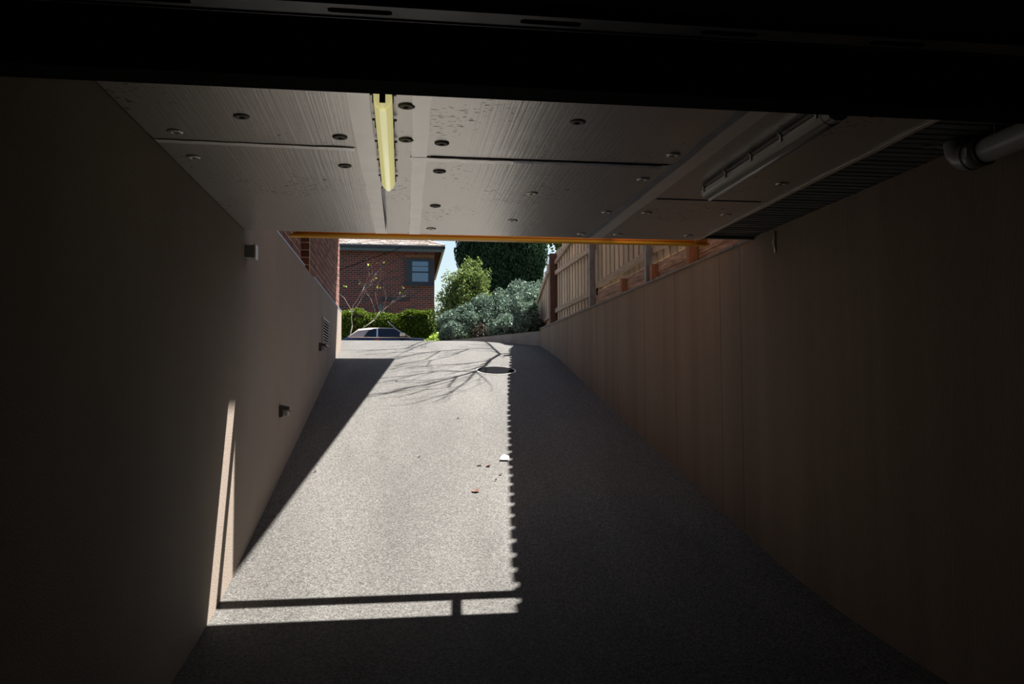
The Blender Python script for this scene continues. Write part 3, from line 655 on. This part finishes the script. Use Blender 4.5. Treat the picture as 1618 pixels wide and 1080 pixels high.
# silver shrubs behind the garden wall
bush('silver_shrub', (1.75, 18.2, .98), 'silvery shrub with rusty twigs at the left end of the garden bed', 'shrub',
     [((1.45, 18.1, 1.35), (.5, .5, .42)), ((1.85, 18.3, 1.45), (.45, .5, .5)), ((1.15, 17.6, 1.15), (.28, .3, .25))], 38000, .034, 'silver', 'core_s', 2.0, .3, 3, [[(1.7, 18.2, .95), (1.7, 18.2, 1.5)], [.05, .02]], 'silver-leaved shrubs in the garden bed', spread=(.76, 1.26), lumps=.12)
bush('silver_shrub', (2.85, 18.3, .98), 'larger silvery shrub in front of the dark cypress', 'shrub',
     [((2.4, 18.4, 1.45), (.55, .5, .62)), ((2.95, 18.6, 1.65), (.55, .5, .68)), ((2.45, 17.9, 1.2), (.5, .4, .4))], 42000, .034, 'silver', 'core_s', 2.0, .3, 4, [[(2.7, 18.3, .95), (2.7, 18.3, 1.6)], [.05, .02]], 'silver-leaved shrubs in the garden bed', spread=(.76, 1.26), lumps=.12)
bush('silver_shrub', (2.75, 16.2, .98), 'dull shaded shrub against the end of the paling fence', 'shrub',
     [((2.72, 16.5, 1.45), (.42, .5, .55)), ((2.15, 16.1, 1.15), (.35, .4, .28)), ((2.38, 15.2, 1.2), (.20, .5, .36))], 30000, .032, 'silver', 'core_s', 2.0, .3, 5, [[(2.75, 16.2, .95), (2.75, 16.2, 1.4)], [.05, .02]], 'silver-leaved shrubs in the garden bed', spread=(.76, 1.26), lumps=.12)
bush('pale_tree', (1.75, 24.2, .98), 'small light green tree between brick house and dark cypress', 'tree',
     [((1.75, 24, 1.9), (.62, .6, .95)), ((1.95, 24.2, 2.8), (.55, .55, .75)), ((1.45, 24, 1.35), (.4, .5, .5)), ((2.1, 24.2, 3.3), (.3, .3, .45))], 36000, .045, 'pale', 'core', 1.6, .4, 6, [[(1.8, 24.2, .95), (1.85, 24.2, 3)], [.08, .03]], lumps=.3, spread=(.7, 1.25))
bush('cypress', (3.75, 30, 1.0), 'large dark green cypress behind the silver shrubs', 'tree',
     [((3.75, 30.2, 7.6), (1.72, 1.7, 3.3)), ((3.75, 30.2, 5.2), (1.6, 1.6, 2.1)), ((3.7, 30.2, 3.4), (1.35, 1.4, 1.5)), ((5.0, 30.2, 4.2), (.35, .5, 2.5))], 150000, .052, 'cypress', 'core', 2.6, 1.0, 7, [[(3.75, 30.2, .9), (3.75, 30.2, 7)], [.3, .1]], lumps=.08, spread=(.85, 1.08))
bush('dark_shrub', (5.2, 23, 1.0), 'dark leafy tree top showing above the end of the fence', 'tree',
     [((5.1, 23, 4.4), (.7, .7, .55)), ((5.7, 23.3, 3.6), (.9, .8, 1.3))], 7000, .10, 'pale', 'core', 1.6, 0, 8, [[(5.4, 23.2, .95), (5.4, 23.2, 4)], [.1, .05]])
bush('low_plant', (1.0, 17.3, .95), 'low lime green plant at the left foot of the silver shrubs', 'plant',
     [((.95, 20.5, 1.12), (.35, .3, .22)), ((1.1, 20.8, 1.2), (.25, .3, .2))], 4000, .035, 'lime', 'core', 1.8, .2, 9)
bush('dark_hedge_end', (1.55, 29.5, .98), 'dark shrub at the right corner of the brick house', 'shrub',
     [((1.62, 31.8, 1.9), (.28, .4, .85))], 4000, .07, 'cypress', 'core', 1.8, .2, 12)
# hedge
hg = thing('hedge', (-1.5, 33, 1.0), 'clipped green hedge in front of the brick house', 'hedge')
rg = np.random.default_rng(8); q = rg.normal(size=(1800, 3)); q /= np.linalg.norm(q, axis=1)[:, None]
q[:, 1] = -abs(q[:, 1]); q = np.array((1.62, 17.95, 1.22))+q*np.array((.55, .52, .30))*rg.uniform(.72, 1.10, size=(1800, 1)); q = q[q[:, 2] > 1.0]
cloud_obj('rusty_twigs', q, .03, 'rusty', bpy.data.objects['silver_shrub'], rg, 2.6, .4)
rng = np.random.default_rng(5); N = 90000
x = rng.uniform(-7, 1.22, N); f = rng.integers(0, 3, N); yb = rng.uniform(32.5, 33.5, N); zb = rng.uniform(1.05, 2.98, N)
y = np.where(f == 0, 32.5+rng.normal(0, .05, N), yb); z = np.where(f == 1, 2.98+rng.normal(0, .05, N), zb)
x = np.where(f == 2, np.where(rng.random(N) < .1, 1.22+rng.normal(0, .04, N), x), x); y = np.where(f == 2, 32.5+rng.normal(0, .08, N), y)
z = z+np.where(z > 2.8, .09*np.sin(x*2.3)+.05*np.sin(x*6.1), 0); y = y+.08*np.sin(x*4)+.06*np.sin(z*7+x)
cloud_obj('foliage', np.stack([x, y, z], 1), .052, 'hedge', hg, rng, 1.4)
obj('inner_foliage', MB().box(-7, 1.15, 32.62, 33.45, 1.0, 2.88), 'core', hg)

def bare_tree(name, base, h, seed, label, cat, m='bark', r0=.12, depth=5, spread=.55, lean=(0, 0), group=None, leafpts=None, segs=3, kmin=2, kmax=3, clear=False):
    rr = random.Random(seed); t = thing(name, base, label, cat, group); trunk = MB(); br = MB(); tips = []
    def grow(p, dvec, L, r, d, tgt):
        path = [p]; rs = [r]; q = Vector(p); dv = Vector(dvec)
        for s in range(segs):
            dv = (dv+Vector((rr.uniform(-.16, .16), rr.uniform(-.16, .16), rr.uniform(-.06, .12)))).normalized()
            q = q+dv*L/segs; path.append(q.copy()); rs.append(r*(1-.35*(s+1)/segs))
        tgt.tube(path, rs, 5 if d < depth else 7, caps=True)
        if d == 0: tips.append(q.copy()); return
        if clear and d < depth and q.z < .21*q.y+.5: return
        for k in range(rr.randint(kmin, kmax)):
            a = rr.uniform(0, 6.28); side = Vector((math.cos(a), math.sin(a), rr.uniform(-.1, .5)))
            if clear and d == depth: side.x -= .35
            grow(path[rr.randint(max(1, segs-1), segs)], (dv+side*spread*rr.uniform(.7, 1.4)).normalized(), L*rr.uniform(.62, .86), rs[-1]*.72, d-1, br)
    grow(Vector(base), Vector((lean[0], lean[1], 1)).normalized(), h*.36, r0, depth, trunk)
    obj('trunk', trunk, m, t, smooth=True); obj('branches', br, m, t, smooth=True, kind='stuff')
    return t, tips
T1 = [
  (0.034, [(3.29, 14.4, 3.93), (3.15, 13.79, 4.02), (3.11, 13.4, 4.07), (3.01, 13.04, 4.15), (2.82, 12.76, 4.27), (2.57, 12.42, 4.44), (2.36, 12.23, 4.56), (2.19, 11.97, 4.68)]),
  (0.02, [(3.01, 13.04, 4.15), (2.84, 13.08, 4.24), (2.6, 13.18, 4.37), (2.35, 12.96, 4.52), (2.17, 12.7, 4.63)]),
  (0.028, [(3.29, 14.4, 3.93), (3.21, 15.16, 3.94), (3.06, 17.63, 3.94), (2.8, 17.68, 4.08)]),
  (0.024, [(3.21, 15.16, 3.94), (2.87, 15.13, 4.12), (2.49, 14.91, 4.33), (2.19, 14.59, 4.51), (1.99, 14.07, 4.64)]),
  (0.018, [(3.15, 13.79, 4.02), (2.87, 13.59, 4.19), (2.6, 13.58, 4.34), (2.36, 13.51, 4.47), (2.21, 13.43, 4.56)]),
  (0.016, [(2.82, 12.76, 4.27), (2.76, 12.15, 4.35), (2.55, 12.1, 4.47), (2.4, 11.84, 4.56)]),
  (0.016, [(3.01, 13.04, 4.15), (2.94, 12.44, 4.23), (2.81, 11.87, 4.34), (2.6, 11.59, 4.48), (2.56, 11.52, 4.5)]),
  (0.014, [(3.01, 13.04, 4.15), (3.14, 12.54, 4.11), (3.21, 12.19, 4.1)]),
  (0.014, [(2.49, 14.91, 4.33), (2.36, 14.0, 4.44), (2.21, 13.84, 4.54), (2.04, 13.58, 4.65)]),
  (0.014, [(2.87, 15.13, 4.12), (2.65, 14.31, 4.27), (2.43, 13.93, 4.41), (2.41, 13.45, 4.45)]),
]
T2 = [
  (0.03, [(3.88, 17.8, 4.39), (3.25, 17.92, 4.73), (2.63, 18.05, 5.06), (1.81, 18.21, 5.49), (1.26, 18.32, 5.78)]),
  (0.024, [(3.25, 17.92, 4.73), (2.73, 18.03, 5.0), (2.02, 18.17, 5.38), (1.31, 18.31, 5.76)]),
  (0.02, [(2.63, 18.05, 5.06), (2.36, 15.58, 5.28), (1.81, 15.37, 5.58)]),
  (0.02, [(3.25, 17.92, 4.73), (2.83, 18.01, 4.95), (2.39, 15.17, 5.28), (2.08, 15.04, 5.45)]),
  (0.02, [(2.73, 18.03, 5.0), (2.22, 18.13, 5.27), (1.51, 18.27, 5.65)]),
]
def limb_tree(base, fork, limbs, seed, label, r0):
    rr = random.Random(seed); t = thing('bare_tree', base, label, 'tree'); rr_ = MB()
    b0 = Vector(base); f0 = Vector(fork)
    obj('trunk', MB().tube([b0, b0.lerp(f0, .4)+Vector((.06, .05, 0)), f0, Vector(limbs[0][1][0])], [r0, r0*.8, r0*.6, limbs[0][0]], 9), 'bark', t, smooth=True)
    for (r, pts) in limbs:
        n = len(pts); rr_.tube(pts, [r*(1-.6*i/(n-1)) for i in range(n)], 6)
        for i in range(n-1):
            p = Vector(pts[i]); q = Vector(pts[i+1]); d = (q-p); L = d.length
            if L < 1e-3: continue
            for k in range(int(1+L/.16)):
                s0 = p.lerp(q, rr.random()); dv = (d.normalized()+Vector((rr.uniform(-.9, .5), rr.uniform(-.8, .8), rr.uniform(-.1, .7)))).normalized()
                path = [s0]; l = rr.uniform(.12, .42)
                for m_ in range(3):
                    dv = (dv+Vector((rr.uniform(-.3, .2), rr.uniform(-.3, .3), rr.uniform(-.2, .3)))).normalized(); path.append(path[-1]+dv*l/1.5)
                rr_.tube(path, [r*.38, r*.3, r*.22, .003], 4)
                e = path[2]; w_ = (dv+Vector((rr.uniform(-.6, .6), rr.uniform(-.6, .6), .3))).normalized()
                rr_.tube([e, e+w_*l*.4, e+w_*l*.8+Vector((0, 0, .03))], [r*.22, .004, .003], 4)
    obj('branches', rr_, 'bark', t, smooth=True, kind='stuff')
limb_tree((4.1, 14.6, .98), (3.75, 14.55, 3.1), T1, 1, 'bare deciduous tree beyond the fence casting branch shadows on the ramp', .10)
limb_tree((5.3, 18.4, .98), (4.8, 17.9, 3.7), T2, 2, 'bare deciduous tree behind the garden bed casting streaky shadows', .10)
sh, tips = bare_tree('bare_shrub', (-2.05, 31.0, .9), 4.2, 9, 'tall bare pale-twigged shrub before the left end of brick house', 'shrub', 'barkpale', r0=.028, depth=5, spread=.6, kmin=2)
rng = np.random.default_rng(3); tp = np.array([list(p) for p in tips[::7]]); tp = np.repeat(tp, 2, 0)+rng.normal(0, .05, (2*len(tp), 3))
cloud_obj('leaves', tp, .06, 'lime', sh, rng)

# ------------------------------------------------------------------ brick house across the street
hs = thing('brick_house', (-2.5, 41, 1.0), 'two-storey dark red brick house with tiled roof across the street', 'house')
HX, HY = 1.45, 37.0
obj('wall', MB().box(-9, HX, HY, 47, 1.0, 6.32), 'house_brick', hs)
obj('soffit', MB().box(-9.4, 1.80, 36.62, 47.4, 6.32, 6.36), 'soffit', hs)
obj('fascia', MB().box(-9.4, 1.80, 36.60, 36.64, 6.25, 6.40).box(1.78, 1.82, 36.60, 47.4, 6.25, 6.40), 'bluefascia', hs, label='slate blue fascia board')
obj('gutter', MB().box(-9.4, 1.90, 36.50, 36.60, 6.38, 6.49).box(1.82, 1.92, 36.50, 47.4, 6.38, 6.49), 'navyframe', hs)
# tiled hip roof: courses of individually stepped tiles joined into one part
rf = MB(); pitch = .43; step = .30
for i in range(13):
    t0 = i*step; t1 = t0+step+.06
    xr_ = 1.9-t0; z0 = 6.49+pitch*t0; z1 = 6.49+pitch*t1
    x = -9.2+t0
    while x < xr_-.02:
        x2 = min(x+.23, xr_); j = random.uniform(-.012, .018)
        rf.hexa([(x,36.5+t0,z0-.01),(x2-.02,36.5+t0,z0-.01),(x2-.02,36.5+t1,z1-.05),(x,36.5+t1,z1-.05)], [(x,36.5+t0,z0+.066+j),(x2-.02,36.5+t0,z0+.066+j),(x2-.02,36.5+t1,z1+.0),(x,36.5+t1,z1+.0)])
        rf.hexa([(x2-.02,36.5+t0,z0-.01),(x2,36.5+t0,z0-.01),(x2,36.5+t1,z1-.06),(x2-.02,36.5+t1,z1-.06)], [(x2-.02,36.5+t0,z0+.012),(x2,36.5+t0,z0+.012),(x2,36.5+t1,z1-.03),(x2-.02,36.5+t1,z1-.03)])
        x = x2
obj('roof_tiles', rf, 'tile', hs, kind='stuff', recalc=False)
obj('roof', MB().add([(-9.3,36.5,6.47),(1.9,36.5,6.47),(1.9,47.4,6.47),(-9.3,47.4,6.47),(-5.3,40.5,8.15),(-2.1,40.5,8.15),(-2.1,43.4,8.15),(-5.3,43.4,8.15)],
    [(0,1,5,4),(1,2,6,5),(2,3,7,6),(3,0,4,7),(4,5,6,7),(0,3,2,1)]), 'tile', hs)
obj('hip_ridge', MB().tube([(1.88, 36.52, 6.52), (-2.1, 40.5, 8.24)], .07, 8), 'tile', hs, kind=None)
obj('chimney', MB().box(1.12, 1.55, 41.2, 41.9, 6.6, 8.6), 'house_brick', hs)
wn = obj('window', MB().box(.12, 1.40, 36.93, 37.02, 4.78, 4.90).box(.12, 1.40, 36.93, 37.02, 5.85, 5.98).box(.12, .42, 36.93, 37.02, 4.90, 5.85).box(1.16, 1.40, 36.93, 37.02, 4.90, 5.85).box(.42, 1.16, 36.95, 37.0, 5.32, 5.38), 'navyframe', hs, label='dark navy sash window frame')
obj('pane', MB().box(.42, 1.16, 36.975, 36.985, 4.90, 5.32), 'pane', wn); obj('pane', MB().box(.42, 1.16, 36.965, 36.975, 5.38, 5.85), 'pane', wn)
obj('sash_bar', MB().box(.42, 1.16, 36.955, 36.975, 5.60, 5.625), 'navyframe', wn)
obj('sill', MB().box(.05, 1.44, 36.86, 37.0, 4.70, 4.78), 'navyframe', hs)
mb = MB()
for k in range(17): mb.box(.08+.08*k, .08+.08*k+.068, 36.97, 37.01, 6.0, 6.16)
obj('soldier_course', mb, 'soldier', hs, label='row of upright orange-brown bricks')
mb = MB()
for k in range(7): mb.box(-1.02+.2*k, -1.02+.2*k+.15, 36.97, 37.01, 4.0, 4.17)
obj('vent_bricks', mb, 'navyframe', hs)
obj('downpipe', MB().box(-1.08, -.95, 36.9, 36.99, 1.0, 3.86), 'bluefascia', hs, label='blue-grey downpipe stub')
tag(obj('overhead_cable', MB().tube([(-9, 33.0, 3.2), (-5, 34, 4.6), (-2.6, 35, 5.15), (-.4, 36.2, 6.2), (-.1, 36.4, 6.4)], .016, 6), 'cable'), 'thin black cable running to the eave of brick house', 'cable')

# ------------------------------------------------------------------ parked convertible
CZ = .855; CYc = 29.6
cr = thing('convertible_car', (0, CYc, CZ), 'navy convertible car with taupe soft top parked across the street', 'car')
def loft(secs):
    """secs: list of closed rings (same count) along x"""
    n = len(secs[0]); vs = [p for s in secs for p in s]; fs = [tuple(range(n-1, -1, -1)), tuple(range((len(secs)-1)*n, len(secs)*n))]
    for i in range(len(secs)-1):
        for j in range(n): fs.append((i*n+j, i*n+(j+1) % n, (i+1)*n+(j+1) % n, (i+1)*n+j))
    return MB().add(vs, fs)
def ring(x, hw, zb, zt, crown=.03, tuck=.06):
    pts = [(-hw+tuck, zb), (-hw, zb+.18), (-hw-.02, (zb+zt)/2+.02), (-hw+.02, zt-.06), (-hw+.10, zt-.005), (0, zt+crown), (hw-.10, zt-.005), (hw-.02, zt-.06), (hw+.02, (zb+zt)/2+.02), (hw, zb+.18), (hw-tuck, zb)]
    return [(x, CYc+p[0], CZ+p[1]) for p in pts]
secs = [ring(-2.17, .60, .38, .80), ring(-2.12, .74, .26, .90), ring(-1.9, .82, .2, .955), ring(-1.3, .85, .2, .965), ring(-.5, .85, .2, .955), ring(.2, .85, .2, .945),
        ring(.75, .85, .2, .92), ring(1.3, .84, .2, .85), ring(1.8, .80, .2, .76), ring(2.08, .72, .22, .66), ring(2.18, .58, .3, .56)]
obj('body', loft(secs), 'navy', cr, smooth=True)
def cab(x, hw, zb, zt): 
    return [(x, CYc+p[0], CZ+p[1]) for p in [(-hw, zb), (-hw+.10*(zt-zb)/.35, zb+(zt-zb)*.8), (-hw+.2*(zt-zb)/.35, zt-.004), (0, zt+.015), (hw-.2*(zt-zb)/.35, zt-.004), (hw-.10*(zt-zb)/.35, zb+(zt-zb)*.8), (hw, zb)]]
obj('soft_top', loft([cab(-1.95, .72, .93, .965), cab(-1.78, .76, .93, 1.08), cab(-1.58, .78, .93, 1.25), cab(-1.2, .78, .93, 1.30), cab(-.7, .77, .93, 1.31), cab(-.32, .76, .93, 1.295)]), 'softtop', cr, label='taupe canvas soft top')
obj('windscreen', loft([cab(-.32, .762, .93, 1.292), cab(-.26, .77, .93, 1.27), cab(.22, .80, .92, .955)]), 'glass', cr)
for s in (-1, 1):
    def side(pts, off):   # flat side windows leaning inwards
        a = [(x, CYc+s*(.79-.30*(z-.93)+off), CZ+z) for (x, z) in pts]; b = [(x, CYc+s*(.76-.30*(z-.93)), CZ+z) for (x, z) in pts]
        n = len(pts); return MB().add(a+b, [tuple(range(n)), tuple(range(2*n-1, n-1, -1))]+[(i, (i+1) % n, n+(i+1) % n, n+i) for i in range(n)])
    obj('side_window', side([(-.88, .955), (.12, .955), (-.02, 1.07), (-.20, 1.20), (-.32, 1.262), (-.88, 1.262)], .004), 'glass', cr)
    obj('quarter_window', side([(-1.38, .955), (-.93, .955), (-.93, 1.262), (-1.05, 1.255), (-1.22, 1.18)], .004), 'glass', cr)
    obj('door_pillar', side([(-.93, .955), (-.88, .955), (-.88, 1.262), (-.93, 1.262)], .012), 'chrome', cr)
    obj('windscreen_frame', MB().tube([(.26, CYc+s*.80, CZ+.95), (-.04, CYc+s*.73, CZ+1.12), (-.30, CYc+s*.66, CZ+1.285)], .02, 8), 'softtop', cr)
    obj('mirror', MB().box(-.10, .08, CYc+s*.90-.04, CYc+s*.90+.04, CZ+.96, CZ+1.09), 'chrome', cr, bevel=.02)
    obj('belt_trim', MB().box(-1.9, .3, CYc+s*.83-.012, CYc+s*.83+.012, CZ+.925, CZ+.945), 'chrome', cr)
    for xw in (-1.35, 1.32):
        whl = obj('wheel', MB().tube([(xw, CYc+s*.66, CZ+.31), (xw, CYc+s*.88, CZ+.31)], .31, 24), 'rubber', cr, smooth=False)
        obj('hub_cap', MB().tube([(xw, CYc+s*.87, CZ+.31), (xw, CYc+s*.892, CZ+.31)], .19, 16), 'chrome', whl)
    obj('tail_light', MB().box(-2.18, -2.10, CYc+s*.6-.1, CYc+s*.6+.1, CZ+.62, CZ+.76), 'lampred', cr)
    obj('headlight', MB().box(2.06, 2.17, CYc+s*.52-.12, CYc+s*.52+.12, CZ+.46, CZ+.58), 'lens', cr)
    obj('side_marker', MB().box(-.98, -.80, CYc+s*.865-.01, CYc+s*.865+.01, CZ+.84, CZ+.88), 'lampred', cr)
obj('bumper', MB().box(-2.24, -2.12, CYc-.68, CYc+.68, CZ+.32, CZ+.48).box(2.1, 2.24, CYc-.62, CYc+.62, CZ+.28, CZ+.42), 'navy', cr)
obj('antenna', MB().tube([(-.26, CYc-.3, CZ+1.29), (-.55, CYc-.3, CZ+1.55)], .011, 6), 'chrome', cr)
